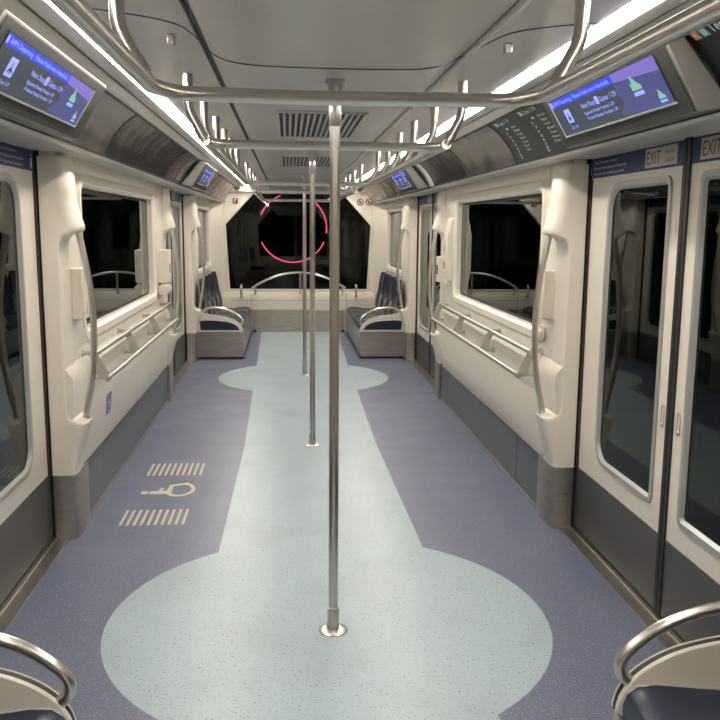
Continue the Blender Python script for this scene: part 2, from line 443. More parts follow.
# ------------------------------------------------------------------ end walls
def end_wall(yw, d, name):
    m = MB()
    hole = [(-1.035, .64), (1.035, .64), (1.085, 1.60), (.66, 2.06), (-.66, 2.06), (-1.085, 1.60)]
    outer = [(-1.36, .0), (1.36, .0), (1.36, 1.60), (1.36, 2.22), (-1.36, 2.22), (-1.36, 1.60)]
    f = lambda pts, y: [(x, y, z) for x, z in pts]
    grow = lambda pts, g: [(x*(1+g), 1.35+(z-1.35)*(1+g)) for x, z in pts]
    m.loops([f(outer, yw), f(grow(hole, .035), yw), f(grow(hole, .025), yw-d*.012), f(grow(hole, .006), yw-d*.010), f(hole, yw+d*.05)])
    # shelf below the glass
    m.prism([(.0, .33), (.05, .33), (.06, .47), (.05, .575), (.03, .600), (.0, .605)], lambda p: (-1.2, yw-d*p[0], p[1]), lambda p: (1.2, yw-d*p[0], p[1]))
    w = struct(m.build(name, WHITE))
    m = MB()
    for z in (.475,): m.box(-1.0, 1.0, yw-d*.0615, yw-d*.058, z-.0015, z+.0015)
    for x in (-.72, .72): m.box(x-.002, x+.002, yw-d*.0615, yw-d*.05, .335, .57)
    m.build('panel_joint', SEAM, w)
    return w, hole
wf, hole = end_wall(Y1, 1, 'wall_far')
wb_, _ = end_wall(Y0, -1, 'wall_near')
g = struct(MB().prism(hole, lambda p: (p[0]*1.01, Y1+.045, p[1]), lambda p: (p[0]*1.01, Y1+.053, p[1])).build('window_%d' % wn, GLASSE)); wn += 1
g = struct(MB().prism(hole, lambda p: (p[0]*1.01, Y0-.045, p[1]), lambda p: (p[0]*1.01, Y0-.053, p[1])).build('window_%d' % wn, GLASSE)); wn += 1
# header above the end window: two arched cheeks under the ceiling
m = MB()
m.prism([(-1.16, 1.95), (1.16, 1.95), (1.12, 2.05), (1.02, 2.13), (.88, 2.175), (-.88, 2.175), (-1.02, 2.13), (-1.12, 2.05)][::1],
        lambda p: (p[0], Y1-.11, max(p[1], 2.085)), lambda p: (p[0], Y1, max(p[1], 2.085)))
struct(m.build('trim_%d' % k, WHITE2)); k += 1
# corner columns that join side wall and end wall
for s in (-1, 1):
    struct(MB().pz([(1.30, 12.30), (1.285, 12.32), (1.245, 12.42), (1.12, 12.797), (1.33, 12.797)], .0, 1.93, s).build('trim_%d' % k, WHITE, bev=.01)); k += 1

# ------------------------------------------------------------------ lamps in the cove
seglen = 1.94
for s in (-1, 1):
    i = 0; y = Y0+.02
    while y < Y1-.1:
        ye = min(y+seglen, Y1-.02)
        nm = ('first', 'second', 'third', 'fourth', 'fifth', 'sixth', 'seventh')[i]
        L = thing('strip_light', (s*.74, (y+ye)/2, 2.15), 'glowing strip light in the %s ceiling cove, %s from the near end of the car' % (SIDE[s], nm), 'light', 'cove strip lights along the ceiling')
        MB().strip([(.706, 2.162), (.712, 2.156), (.762, 2.156), (.768, 2.162)], y+.006, ye-.006, s, .010, -1).build('diffuser', LAMP, L)
        for yy in (y, ye-.006): MB().box(s*.702, s*.774, yy, yy+.006, 2.153, 2.185).build('end_cap', CEIL2, L)
        y = ye; i += 1

# ------------------------------------------------------------------ stanchion poles
for i, (py, lab) in enumerate(((3.147, 'tall steel grab pole nearest the camera, on the big pale floor disc'),
                               (6.02, 'steel grab pole in the middle of the aisle, second from the camera'),
                               (8.95, 'slim looking steel grab pole farthest down the aisle'))):
    x = .012
    P = thing('grab_pole', (x, py, 0), lab, 'pole', 'floor to ceiling grab poles')
    MB().tube([(x, py, .0), (x, py, 2.11)], .0185, 20).build('pole', STEEL, P)
    MB().lathe((x, py, 0), [(.058, 0), (.058, .004), (.052, .008), (.026, .011)], 32).build('base_flange', STEEL, P)
    MB().lathe((x, py, 0), [(.0235, .011), (.0235, .092), (.0215, .097), (.0185, .098)], 24).build('lower_collar', STEEL, P)
    MB().lathe((x, py, 0), [(.0195, 1.955), (.0225, 1.962), (.0225, 2.04), (.021, 2.046)], 24).build('joint_sleeve', STEEL, P)
    MB().lathe((x, py, 0), [(.024, 2.046), (.0265, 2.05), (.0265, 2.10), (.036, 2.104), (.036, 2.118)], 24).build('ceiling_collar', STEEL, P)

# ------------------------------------------------------------------ overhead rails
RA, RZ, RC, RH = .447, 1.903, -.014, .505
def overhead(ya, yb, hangers, lab, bow0=.17, bow1=.17):
    T = thing('overhead_rail', (RC, (ya+yb)/2, RZ), lab, 'handrail', 'overhead grab rail loops')
    def bar(y, bow):
        pts = [(-RA, y, RZ), (-RA+.005, y+bow*.25, RZ), (-RA+.055, y+bow*.72, RZ), (-RA+.20, y+bow*.90, RZ+.002), (0, y+bow, RZ+.003),
               (RA-.20, y+bow*.90, RZ+.002), (RA-.055, y+bow*.72, RZ), (RA-.005, y+bow*.25, RZ), (RA, y, RZ)]
        return smooth_path([(x+RC, b, c) for x, b, c in pts], 6)
    for s in (-1, 1):
        MB().tube([(RC+s*RA, ya, RZ), (RC+s*RA, yb, RZ)], .0175, 16).build('side_rail', STEEL, T)
    MB().tube(bar(yb, bow1), .0175, 16).build('cross_bar', STEEL, T)
    MB().tube(bar(ya, bow0), .0175, 16).build('cross_bar', STEEL, T)
    for s in (-1, 1):
        for y in hangers:
            h = MB().tube(fillet([(RC+s*RH, y, 2.138), (RC+s*RH, y, 2.012), (RC+s*RA, y, RZ)], .03), .0165, 14).build('hanger', STEEL, T)
            MB().lathe((RC+s*RH, y, 0), [(.0175, 2.085), (.0175, 2.134)], 18).build('ceiling_socket', STEEL, h)
            dv = Vector((s*(RH-RA), 0, 2.012-RZ)).normalized(); p = Vector((RC+s*RA, y, RZ))
            MB().tube([p+dv*.012, p+dv*.05], .0195, 14).build('tee_sleeve', STEEL, h)
        for y in hangers[1:-1:2]:
            MB().tube([(RC+s*RA, y-.035, RZ), (RC+s*RA, y+.035, RZ)], .0192, 14).build('rail_joint', STEEL, T)
overhead(-.60, 1.93, (-.55, .69, 1.91), 'overhead steel grab rail loop nearest the camera', -.15, .19)
overhead(3.20, 6.25, (3.21, 3.82, 4.43, 5.0, 5.55, 6.2), 'overhead steel grab rail loop in the middle of the car', .17, .14)
overhead(7.62, 10.6, (7.62, 8.4, 9.1, 9.8, 10.55), 'overhead steel grab rail loop farthest from the camera', .17, .14)

# ------------------------------------------------------------------ curved grab handles on the door pillars
for s in (-1, 1):
    for yf, d, lab in ((4.22, 1, 'bowed steel grab handle on the %s door pillar nearest the camera' % SIDE[s]),
                       (7.88, -1, 'bowed steel grab handle on the %s pillar between the lean rail and the far door' % SIDE[s]),
                       (9.90, 1, 'bowed steel grab handle on the %s pillar beside the far seats' % SIDE[s])):
        y = yf+d*.125
        G = thing('pillar_handrail', (s*1.2, y, .6), lab, 'grab handle', 'bowed grab handles on the door pillars')
        pts = smooth_path([(s*1.212, y, 1.60), (s*1.196, y, 1.52), (s*1.158, y, 1.28), (s*1.147, y, 1.05), (s*1.168, y, .80), (s*1.196, y, .66), (s*1.208, y, .597)], 6)
        MB().tube(pts, .0165, 16).build('rail', STEEL, G)
        MB().lathe((s*1.208, y, .606), [(.024, .0), (.024, .006), (.018, .008)], 16).build('foot_collar', STEEL, G)

# ------------------------------------------------------------------ lean rails under the long windows
for s in (-1, 1):
    T = thing('lean_rail', (s*1.2, YC, .7), 'double tube lean rail with beige web plates under the %s window' % SIDE[s], 'rail', 'lean rails under the side windows')
    au, zu, al, zl = 1.200, .905, 1.136, .772
    ya, yb = 4.58, 7.48
    MB().tube([(s*au, ya, zu), (s*au, yb, zu)], .0145, 14).build('upper_tube', STEEL, T)
    MB().tube([(s*al, ya-.02, zl), (s*al, yb, zl)], .0145, 14).build('lower_tube', STEEL, T)
    for i in range(4):
        y = ya+.02+(yb-ya-.04)*i/3
        plate = [(au-.006, zu+.004), (au-.030, zu-.035), (al+.012, zu-.08), (al-.006, zl+.005), (al+.01, zl-.012), (al+.058, zl-.004), (al+.062, zl+.04), (au+.005, zu-.06), (au+.035, zu-.01), (au+.03, zu+.008)]
        MB().py(plate, y-.004, y+.004, s).build('web_plate', BEIGE, T)
        for (a, z, w) in ((au, zu, 1.275), (al, zl, 1.236)):
            b = MB().tube([(s*a, y+.012, z), (s*w, y+.012, z)], .012, 12).build('bracket_arm', STEEL, T)
            MB().lathe((s*(w+.002), y+.012, z), [(.020, -.010*s), (.020, .004*s)][::s], 14, 'x').build('wall_rose', STEEL, b)
            MB().tube([(s*a, y-.022, z), (s*a, y+.022, z)], .0178, 14).build('clamp', STEEL, b)
# ------------------------------------------------------------------ boxes on the pillars
for s in (-1, 1):
    B = thing('call_box', (s*1.25, 4.55, 1.1), 'slim cream wall box behind the %s grab handle nearest the camera' % SIDE[s], 'box', 'slim boxes on the near pillars')
    MB().box(s*1.215, s*1.277, 4.44, 4.56, 1.105, 1.37).build('cover', WHITE2, B, bev=.006)
    for z in (1.28, 1.125): MB().box(s*1.2145, s*1.216, 4.515, 4.521, z, z+.065).build('slot', SEAM, B)
K = thing('belt_anchor', (1.26, 4.6, .95), 'round cream knob on the right wall just behind the nearest right grab handle', 'knob')
MB().lathe((1.268, 4.60, 1.005), [(.045, 0), (.05, -.012), (.05, -.03), (.042, -.04)], 24, 'x').build('knob', WHITE2, K)
Bq = thing('securement_box', (-1.25, 7.42, 1.1), 'cream wall box with a dark notch beside the far left door', 'box')
MB().box(-1.277, -1.185, 7.36, 7.56, 1.10, 1.38).build('cover', WHITE2, Bq, bev=.006)
MB().box(-1.19, -1.184, 7.43, 7.47, 1.18, 1.26).build('notch', BLACKM, Bq)
Rr = thing('belt_roller', (-1.24, 7.42, .98), 'cream belt roller under the notched wall box on the left', 'roller')
MB().lathe((-1.225, 7.30, 1.040), [(.02, 0), (.045, .006), (.048, .03), (.048, .21), (.045, .234), (.02, .24)], 20, 'y').build('roller', WHITE2, Rr)
MB().box(-1.277, -1.23, 7.33, 7.49, 1.005, 1.075).build('roller_mount', GRIPG, Rr)
Ph = thing('intercom', (1.25, 7.4, 1.1), 'tall narrow cream intercom flap on the right wall before the far door', 'intercom')
MB().py([(1.277, 1.13), (1.235, 1.13), (1.222, 1.21), (1.222, 1.52), (1.25, 1.66), (1.277, 1.68)], 7.26, 7.47, 1).build('flap', WHITE2, Ph, bev=.008)
MB().box(1.2205, 1.223, 7.42, 7.44, 1.38, 1.43).build('slot', SEAM, Ph)
MB().box(1.2205, 1.223, 7.40, 7.44, 1.23, 1.29).build('slot', SEAM, Ph)
MB().box(1.23, 1.277, 7.32, 7.43, 1.09, 1.132).build('speaker_foot', WHITE, Ph, bev=.004)
Bx = thing('securement_box', (1.23, 7.6, 1.1), 'small cream wall box with a dark notch beside the far right door', 'box')
MB().box(1.19, 1.277, 7.52, 7.66, 1.10, 1.33).build('cover', WHITE2, Bx, bev=.006)
MB().box(1.184, 1.191, 7.56, 7.60, 1.17, 1.25).build('notch', BLACKM, Bx)

# ------------------------------------------------------------------ benches with moulded seats
PAN = [(1.250, .330), (1.250, .610), (1.21, .588), (1.15, .553), (1.06, .533), (.96, .520), (.87, .500), (.80, .470), (.745, .430), (.712, .385), (.700, .345), (.700, .330)]
def inset(pts, cx, cz, k): return [(cx+(a-cx)*k, cz+(z-cz)*k) for a, z in pts]
def bench(s, yp, d, lab):
    """yp: plane of the end panel; d: direction in which the seats run from it"""
    B = thing('bench_seat', (s*.97, yp+d*1.2, 0), lab, 'bench', 'longitudinal benches at the car ends')
    y2 = yp+d*2.36
    MB().py([(1.25, .02), (.725, .02), (.700, .06), (.700, .328), (1.25, .328)], yp+d*.012, y2, s).build('steel_base', STEELD, B, bev=.004)
    for y in (yp+d*.03, y2-d*.05): MB().box(s*.71, s*.75, y, y+d*.04, 0, .022).build('base_foot', BLACKM, B)
    for pn, q, (u, v), mt in (('end_panel', PAN, (0, .006), WHITE2), ('end_gasket', [(a if a > 1.23 else a+.001, z-.001) for a, z in PAN], (.006, .025), RUB), ('inner_panel', PAN, (.025, .041), WHITE2)):
        qs = [(p.x, p.y) for p in smooth_path([(a, z, 0) for a, z in q[1:-1]], 4)]
        o = MB().py([q[0]]+qs+[q[-1]], yp+d*u, yp+d*v, s).build(pn, mt, B, bev=.0025)
        if pn == 'end_panel':
            ins = [(1.205, .352), (1.215, .46), (1.12, .468), (1.0, .462), (.90, .452), (.83, .433), (.775, .40), (.750, .368), (.748, .352)]
            MB().py(ins, yp-d*.004, yp+d*.002, s).build('panel_inset', NAVY, o, bev=.002)
    ap = [(1.185, .545), (1.150, .595), (1.08, .618), (.95, .608), (.835, .572), (.757, .522), (.714, .474), (.716, .432), (.745, .408)]
    ya = yp+d*.020
    o = MB().tube(smooth_path([(s*a, ya, z) for a, z in ap], 6), .0165, 16).build('armrest', STEEL, B)
    MB().lathe((s*.742, ya, .398), [(.020, 0), (.020, .012), (.017, .014)], 14).build('armrest_foot', STEEL, o)
    W = .565
    for i in range(4):
        c0 = yp+d*(.046+W*i); c1 = c0+d*(W-.012)
        seat_prof = [(.712, .335), (.710, .362), (.720, .392), (.748, .412), (.80, .415), (.90, .402), (1.0, .390), (1.08, .392), (1.13, .415), (1.16, .455)]
        # pan: a grid dished across its width
        n = 10; rows = []
        for q in range(n+1):
            t = q/n; e = abs(2*t-1); y = c0+(c1-c0)*t
            rows.append([(s*a, y, z-(.020*(1-e**2) if .72 < a < 1.12 else 0)) for a, z in seat_prof])
        m = MB(); m.loops(rows, False)
        m.loops([[(x, y, z-.014) for x, y, z in r] for r in rows], False)
        st = m.build('seat', NAVY, B)
        for e in (0, -1): MB().tube([(p[0], p[1], p[2]-.004) for p in rows[e]], .005, 8).build('seat_edge', GRIPG, st)
        # back: leaning shell that narrows to rounded shoulders
        rows = []; nz = 12
        for j in range(nz+1):
            t = j/nz; z = .43+.51*t
            half = (W/2-.012)*(1-.20*t-.40*max(0, t-.86)/.14*.9)
            a = 1.125+.075*t; cyy = (c0+c1)/2
            rows.append([(s*(a+.022*(1-(2*q/8-1)**2)), cyy+half*(2*q/8-1), z) for q in range(9)])
        m = MB(); m.loops(rows, False); m.loops([[(x+s*.03, y, z-.002) for x, y, z in r] for r in rows], False)
        top = rows[-1]; m.loops([top, [(x+s*.03, y, z-.002) for x, y, z in top]], False)
        for e in (0, -1): m.loops([[r[e] for r in rows], [(r[e][0]+s*.03, r[e][1], r[e][2]-.002) for r in rows]], False)
        bk = m.build('backrest', NAVY, B)
        for e in (0, -1):
            pth = [(r[e][0]-s*.012*math.sin(PI*i2/5), r[e][1], r[e][2]) for i2, r in enumerate(rows[0:6])]
            MB().tube(pth, .008, 8).build('back_grip', GRIPG, bk)
bench(-1, 10.08, 1, 'navy bench with cream end panel at the far left of the car')
bench(1, 10.08, 1, 'navy bench with cream end panel at the far right of the car')
bench(-1, 2.02, -1, 'bench end with steel armrest at the lower left, nearest the camera')
bench(1, 2.02, -1, 'bench end with steel armrest and navy seat at the lower right, nearest the camera')

# ------------------------------------------------------------------ end-wall fittings
C_ = thing('equipment_cabinet', (0, 12.76, 0), 'low stainless steel cabinet front under the far end window', 'cabinet')
MB().box(-.685, .685, 12.69, 12.738, .0, .325).build('steel_front', STEELD, C_, bev=.004)
for x in (-.685, .645): MB().box(x, x+.04, 12.67, 12.69, 0, .03).build('cabinet_foot', BLACKM, C_)
A = thing('window_guard_rail', (0, 12.6, .6), 'arched steel guard rail across the bottom of the far end window', 'handrail')
MB().tube([(.70*t/12, 12.66, .665+.235*(1-(t/12)**2)) for t in range(-12, 13)], .017, 14).build('arch', STEEL, A)
for x, z in ((-.655, .69), (.02, .89), (.655, .69)):
    MB().tube([(x, 12.66, z), (x, 12.66, .60), (x, 12.70, .585), (x, 12.76, .58)], .015, 12).build('post', STEEL, A)
for s in (-1, 1):
    G = thing('grab_stub', (s*.86, 12.65, .5), 'short upright steel grip left of the end guard rail' if s < 0 else 'short upright steel grip right of the end guard rail', 'grip', 'short grips by the end window')
    MB().tube(fillet([(s*.86, 12.76, .54), (s*.86, 12.64, .54), (s*.86, 12.64, .70), (s*.86, 12.70, .71)], .03), .018, 12).build('grip', STEEL, G)
    D = thing('ceiling_speaker', (s*.905, 12.68, 2.1), 'small round grey speaker above the far window on the %s' % SIDE[s], 'speaker', 'round speakers over the end window')
    MB().lathe((s*.905, 12.69, 2.135), [(.040, 0), (.040, -.008), (.034, -.012)], 20, 'y').build('grille', pbr('speaker_grey', (.10, .095, .09), .5), D)
    MB().lathe((s*.905, 12.69, 2.135), [(.050, 0), (.048, -.006), (.040, -.007)], 24, 'y').build('speaker_rim', GRIPG, D)
R_ = thing('red_sign', (-.935, 12.79, 1.9), 'small square red safety sign on the far left header', 'sign')
MB().box(-.975, -.90, 12.785, 12.799, 1.905, 1.985).build('plate', REDS, R_)
MB().flat([(-.02, -.025), (-.006, -.025), (-.006, .005), (.012, .012), (.02, .03), (-.02, .03)], (-.937, 12.785, 1.945), (1, 0, 0), (0, 0, 1), (0, -1, 0), .001).build('pictogram', WTXT, R_)
for x, w in ((.925, 'left'), (1.055, 'right')):
    R_ = thing('red_sign', (x, 12.79, 1.9), 'round dark red prohibition sign on the far right header, %s one of two' % w, 'sign', 'round red signs on the far header')
    MB().lathe((x, 12.799, 1.95), [(.054, 0), (.054, -.008), (.048, -.01)], 28, 'y').build('disc', REDS, R_)
    MB().lathe((x, 12.790, 1.95), [(.040, 0), (.040, -.002)], 24, 'y').build('disc_face', PLATE, R_)
    m = MB(); m.flat([(-.032, .018), (-.018, .032), (.032, -.018), (.018, -.032)], (x, 12.788, 1.95), (1, 0, 0), (0, 0, 1), (0, -1, 0), .002)
    m.flat([(-.02, -.018), (.006, -.018), (.006, .014), (-.012, .014)], (x, 12.788, 1.95), (1, 0, 0), (0, 0, 1), (0, -1, 0), .0015)
    m.build('pictogram', REDS, R_)
# ring of light out in the tunnel
T = thing('ring_light', (-.02, 22, 1.5), 'thin broken pink ring light in the dark beyond the far end window', 'ring light')
cx, cz, rr, yy = -.04, 1.52, .875, 22.0
for a0, a1 in ((204, 268), (269, 337), (-8, 54), (111, 158)):
    pth = [(cx+rr*math.cos(math.radians(a0+(a1-a0)*q/24)), yy, cz+rr*math.sin(math.radians(a0+(a1-a0)*q/24))) for q in range(25)]
    MB().tube(pth, .014, 8).build('lit_arc', RING, T)

# ------------------------------------------------------------------ ceiling vents and buttons
for i, (ya, yb) in enumerate(((4.02, 5.10), (6.5, 7.66))):
    V_ = thing('ceiling_vent', (0, (ya+yb)/2, 2.1), 'slotted grey air vent in the ceiling, %s' % ('nearer the camera' if i == 0 else 'farther from the camera'), 'vent', 'ceiling air vents')
    MB().box(-.205, .205, ya, yb, 2.1155, 2.119).build('backing', BLACKM, V_)
    m = MB()
    for q in range(15): x = -.205+.41*q/14; m.box(x-.006, x+.006, ya-.005, yb+.005, 2.108, 2.1165)
    m.box(-.213, .213, ya-.012, ya, 2.109, 2.1175); m.box(-.213, .213, yb, yb+.012, 2.109, 2.1175)
    m.build('slats', CEIL, V_)
for s, w in ((-1, 'left'), (1, 'right')):
    S_ = thing('ceiling_button', (s*.49, 2.55, 2.1), 'tiny square chrome stud on the ceiling, on the %s near the closest hanger' % w, 'stud', 'chrome studs on the ceiling')
    MB().box(s*.49-.011, s*.49+.011, 2.54, 2.562, 2.105, 2.134).build('stud', STEEL, S_, bev=.003)

# ------------------------------------------------------------------ bulkhead panels, directories and displays
def bulk_strip(ya, yb, s, t0=0, t1=1, th=.004, lift=.001):
    P = smooth_path([(a, z, 0) for a, z in BULK], 3); n = len(P)
    seg = [(p.x-.0, p.y) for i, p in enumerate(P) if t0-1e-6 <= i/(n-1) <= t1+1e-6]
    return MB().strip([(a-lift*.8, z-lift*.5) for a, z in seg], ya, yb, s, th, 1)
def bulk_frame(s, y, t):
    """point and axes on the curved bulkhead, t from top 0 to bottom 1"""
    P = smooth_path([(a, z, 0) for a, z in BULK], 3); f = t*(len(P)-1); i = min(int(f), len(P)-2)
    p = P[i].lerp(P[i+1], f-i); dv = (P[i]-P[i+1]).normalized()
    V = Vector((s*dv.x, 0, dv.y)); U = Vector((0, -s, 0)); N = U.cross(V)
    return Vector((s*p.x, y, p.y))+N*.0062, U, V, N
def panel(nm, ya, yb, s, mat, lab, cat, group=None):
    T = thing(nm, (s*1.0, (ya+yb)/2, 1.94), lab, cat, group)
    MB.build(bulk_strip(ya, yb, s), 'sheet', mat, T)
    m = MB()
    for y in (ya, yb): 
        q = bulk_strip(y-.004, y+.004, s, th=.0055); m.bm.free(); m = q; m.build('edge_strip', BLACKM, T); m = MB()
    m.bm.free()
    return T
HA, HB = 2.335, 3.50                 # near display housings
FA, FB = 7.50, 8.80                 # far display housings
G1 = 'foil panels along the bulkhead'
panel('foil_panel', 3.55, 4.43, -1, SILV, 'silver reflective bulkhead panel beside the near left display', 'panel', G1)
panel('foil_panel', 4.45, 6.55, -1, DARKP, 'dark glossy bulkhead panel above the left window', 'panel', 'dark bulkhead panels')
dl = panel('directory_board', 6.57, 7.40, -1, BOARD, 'dark directory board with red rows beside the far left display', 'board')
panel('foil_panel', 8.85, 10.3, -1, SILV, 'silver bulkhead panel beyond the far left display', 'panel', G1)
panel('foil_panel', 10.32, 12.5, -1, SILV, 'silver bulkhead panel at the far left end of the car', 'panel', G1)
panel('foil_panel', 4.60, 5.85, 1, SILV, 'silver reflective bulkhead panel above the right window', 'panel', G1)
panel('foil_panel', 5.87, 7.2, 1, DARKP, 'dark glossy bulkhead panel before the far right display', 'panel', 'dark bulkhead panels')
panel('foil_panel', 8.85, 10.3, 1, SILV, 'silver bulkhead panel beyond the far right display', 'panel', G1)
panel('foil_panel', 10.32, 12.5, 1, SILV, 'silver bulkhead panel at the far right end of the car', 'panel', G1)
panel('foil_panel', -.6, 2.27, -1, SILV, 'silver bulkhead panel above the near left bench', 'panel', G1)
db = panel('directory_board', 3.55, 4.58, 1, BOARD, 'dark gate directory board with two columns of small white text', 'board')
dt = panel('directory_board', .9, 2.36, 1, BOARD, 'dark terminal directory board at the upper right edge', 'board')
# red and grey rows on the left directory
for y, mt in ((6.78, RBAND), (7.10, GTXT)):
    for q in range(9):
        O, U, V, N = bulk_frame(-1, y, .18+.08*q)
        text('row_text', ('Gates %d' % (q*4+1)) if mt is GTXT else 'Gate %d' % (q+1), O, U, V, N, .017, mt, dl, width=.24)
# columns on the right directory: heading with square icon, then short rows
rnd = random.Random(3)
for c, (y, icon, head) in enumerate(((4.50, 'F', 'Gates 1-16'), (4.04, 'E', 'Gates 1-29'))):
    O, U, V, N = bulk_frame(1, y, .14)
    m = MB(); m.flat([(0, 0), (.04, 0), (.04, .026), (0, .026)], O, U, V, N, .0006); m.build('row_icon', GTXT, db)
    text('icon_text', icon, O+U*.014+V*.005, U, V, N, .018, BOARD, db, th=.001)
    text('row_text', head, O+U*.06, U, V, N, .024, GTXT, db, width=.19)
    for q in range(9):
        O, U, V, N = bulk_frame(1, y-.03, .26+.078*q)
        text('row_text', str(q+1), O, U, V, N, .013, GTXT, db, width=.03)
        if q < 7: text('row_text', ('Shops', 'Baggage', 'Lounge', 'Exit', 'Trains', 'Food', 'Tickets')[q], O+U*.15, U, V, N, .013, GTXT, db, width=.07+.04*rnd.random())
    O, U, V, N = bulk_frame(1, y+.03, .55)
# terminal board
O, U, V, N = bulk_frame(1, 2.325, .19)
m = MB(); m.flat([(0, 0), (.034, 0), (.034, .032), (0, .032)], O, U, V, N, .0008); m.build('row_icon', pbr('icon_rust', (.42, .16, .09), .5), dt)
m = MB(); m.flat([(.046, 0), (.080, 0), (.080, .032), (.046, .032)], O, U, V, N, .0008); m.build('row_icon', pbr('icon_teal', (.10, .30, .27), .5), dt)
text('icon_text', 'A', O+U*.008+V*.006, U, V, N, .018, WTXT, dt, th=.0012)
text('icon_text', 'D', O+U*.054+V*.006, U, V, N, .018, WTXT, dt, th=.0012)
text('row_text', 'Terminal', O+U*.092+V*.002, U, V, N, .034, WTXT, dt)
O, U, V, N = bulk_frame(1, 2.23, .60)
m = MB()
ro = rrect(0, .5, -.02, .065, .012, 4); ri = rrect(.006, .494, -.014, .059, .008, 4)
f3 = lambda pts, h: [O+U*a+V*b+N*h for a, b in pts]
m.loops([f3(ro, 0), f3(ro, .001), f3(ri, .001), f3(ri, 0)]); m.build('outline_box', WTXT, dt)
text('row_text', 'Terminal', O+U*.016+V*.032, U, V, N, .014, WTXT, dt)
text('row_text', 'Gates', O+U*.016+V*.006, U, V, N, .014, WTXT, dt)

def display(s, ya, yb, sa, sb_, lab):
    D = thing('information_display', (s*1.0, (ya+yb)/2, 1.93), lab, 'screen', 'information displays')
    # housing: wedge with slanted ends
    top, bot, ftop, fbot = (.905, 2.150), (1.080, 1.938), (.858, 2.128), (.985, 1.920)
    e, en = .045, .004
    m = MB()
    q = lambda p, y: (s*p[0], y, p[1])
    m.loops([[q(top, ya-en), q(top, yb+e), q(bot, yb+e), q(bot, ya-en)], [q(ftop, ya), q(ftop, yb), q(fbot, yb), q(fbot, ya)]], True, True, True)
    m.build('housing', HOUS, D, bev=.006)
    U = Vector((0, -s, 0)); V = Vector((s*(ftop[0]-fbot[0]), 0, ftop[1]-fbot[1])).normalized(); N = U.cross(V)
    # face origin: lower corner on the reader's left
    yl = yb if s > 0 else ya
    F0 = Vector((s*fbot[0], yl, fbot[1])); H = math.hypot(ftop[0]-fbot[0], ftop[1]-fbot[1]); Wd = yb-ya
    MB().flat([(.012, .006), (Wd-.012, .006), (Wd-.012, H-.010), (.012, H-.010)], F0, U, V, N, .004).build('face_plate', FACE, D, bev=.002)
    fb = FB if False else 0
    u0 = (yb-sb_) if s > 0 else (sa-ya); sw = sb_-sa; v0 = .050; sh = .150
    S0 = F0+U*u0+V*v0+N*.0045
    scr = MB().flat([(0, 0), (sw, 0), (sw, sh), (0, sh)], S0, U, V, N, .001).build('screen', SCRBG, D)
    m = MB()
    m.flat([(-.008, -.006), (sw+.008, -.006), (sw+.008, 0), (-.008, 0)], S0, U, V, N, .004)
    m.build('bezel', GRIPG, D); m = MB()
    if s > 0: m.flat([(-.008, 0), (-.003, 0), (-.003, sh), (-.008, sh)], S0, U, V, N, .004)
    else: m.flat([(sw+.003, 0), (sw+.008, 0), (sw+.008, sh), (sw+.003, sh)], S0, U, V, N, .004)
    m.build('bezel', GRIPG, D)
    m = MB(); m.flat([(-.003, sh), (sw+.003, sh), (sw+.003, sh+.004), (-.003, sh+.004)], S0, U, V, N, .003)
    m.build('bezel', BLACKM, D); m = MB()
    if s > 0: m.flat([(sw, 0), (sw+.004, 0), (sw+.004, sh), (sw, sh)], S0, U, V, N, .003)
    else: m.flat([(-.004, 0), (0, 0), (0, sh), (-.004, sh)], S0, U, V, N, .003)
    m.build('bezel', BLACKM, D)
    S1 = S0+N*.0011
    MB().flat([(0, sh-.032), (sw*.655, sh-.032), (sw*.655, sh-.001), (0, sh-.001)], S1, U, V, N, .0004).build('headline_bar', SCRBLUE, scr)
    MB().flat([(sw*.655, sh-.030), (sw, sh-.046), (sw, sh-.001), (sw*.655, sh-.001)], S1, U, V, N, .0004).build('sky_picture', SCRVIO, scr)
    sky = [(sw*.60, .012), (sw*.70, .004), (sw*.78, .0), (sw, .0), (sw, sh-.046), (sw*.86, sh-.042), (sw*.655, sh-.033), (sw*.64, .085), (sw*.67, .05)]
    MB().flat(sky, S1, U, V, N, .0003).build('city_picture', SCRNAV, scr)
    for bu, bv, sc in ((sw*.80, .072, 1.0), (sw*.935, .022, .62)):
        m = MB()
        for j, (dx, hh) in enumerate(((-.030, .022), (-.016, .046), (-.002, .034), (.012, .022), (.026, .013))):
            m.flat([(bu+dx*sc, bv), (bu+(dx+.012)*sc, bv), (bu+(dx+.012)*sc, bv+hh*sc), (bu+dx*sc, bv+(hh+.004)*sc)], S1+N*.0003, U, V, N, .0004)
        m.build('logo_bars', SCRGRN, scr)
    for bu, bv, sc in ((sw*.80, .054, 1.0), (sw*.935, .010, .62)): MB().flat([(bu-.03*sc, bv), (bu+.04*sc, bv), (bu+.04*sc, bv+.012*sc), (bu-.03*sc, bv+.012*sc)], S1+N*.0003, U, V, N, .0004).build('logo_base', SCRTXT, scr)
    S2 = S1+N*.0005
    MB().flat([(.008, sh-.027), (.022, sh-.027), (.022, sh-.006), (.008, sh-.006)], S2, U, V, N, .0004).build('headline_icon', SCRTXT, scr)
    text('headline_text', 'APM Departing.  Please Hold onto Handrails.', S2+U*.034+V*(sh-.024), U, V, N, .016, SCRTXT, scr, width=sw*.60)
    nx = text('next_stop_text', 'Next Stop', S2+U*(sw*.30)+V*.080, U, V, N, .0185, SCRTXT, scr, width=sw*.135)
    MB().flat([(sw*.447, .076), (sw*.478, .076), (sw*.478, .104), (sw*.447, .104)], S2, U, V, N, .0004).build('letter_tile', SCRTXT, scr)
    text('letter_text', 'E', S2+U*(sw*.455)+V*.082+N*.0004, U, V, N, .016, SCRBG, scr)
    text('gates_text', 'Gates 1-29', S2+U*(sw*.488)+V*.080, U, V, N, .0185, SCRTXT, scr, width=sw*.15)
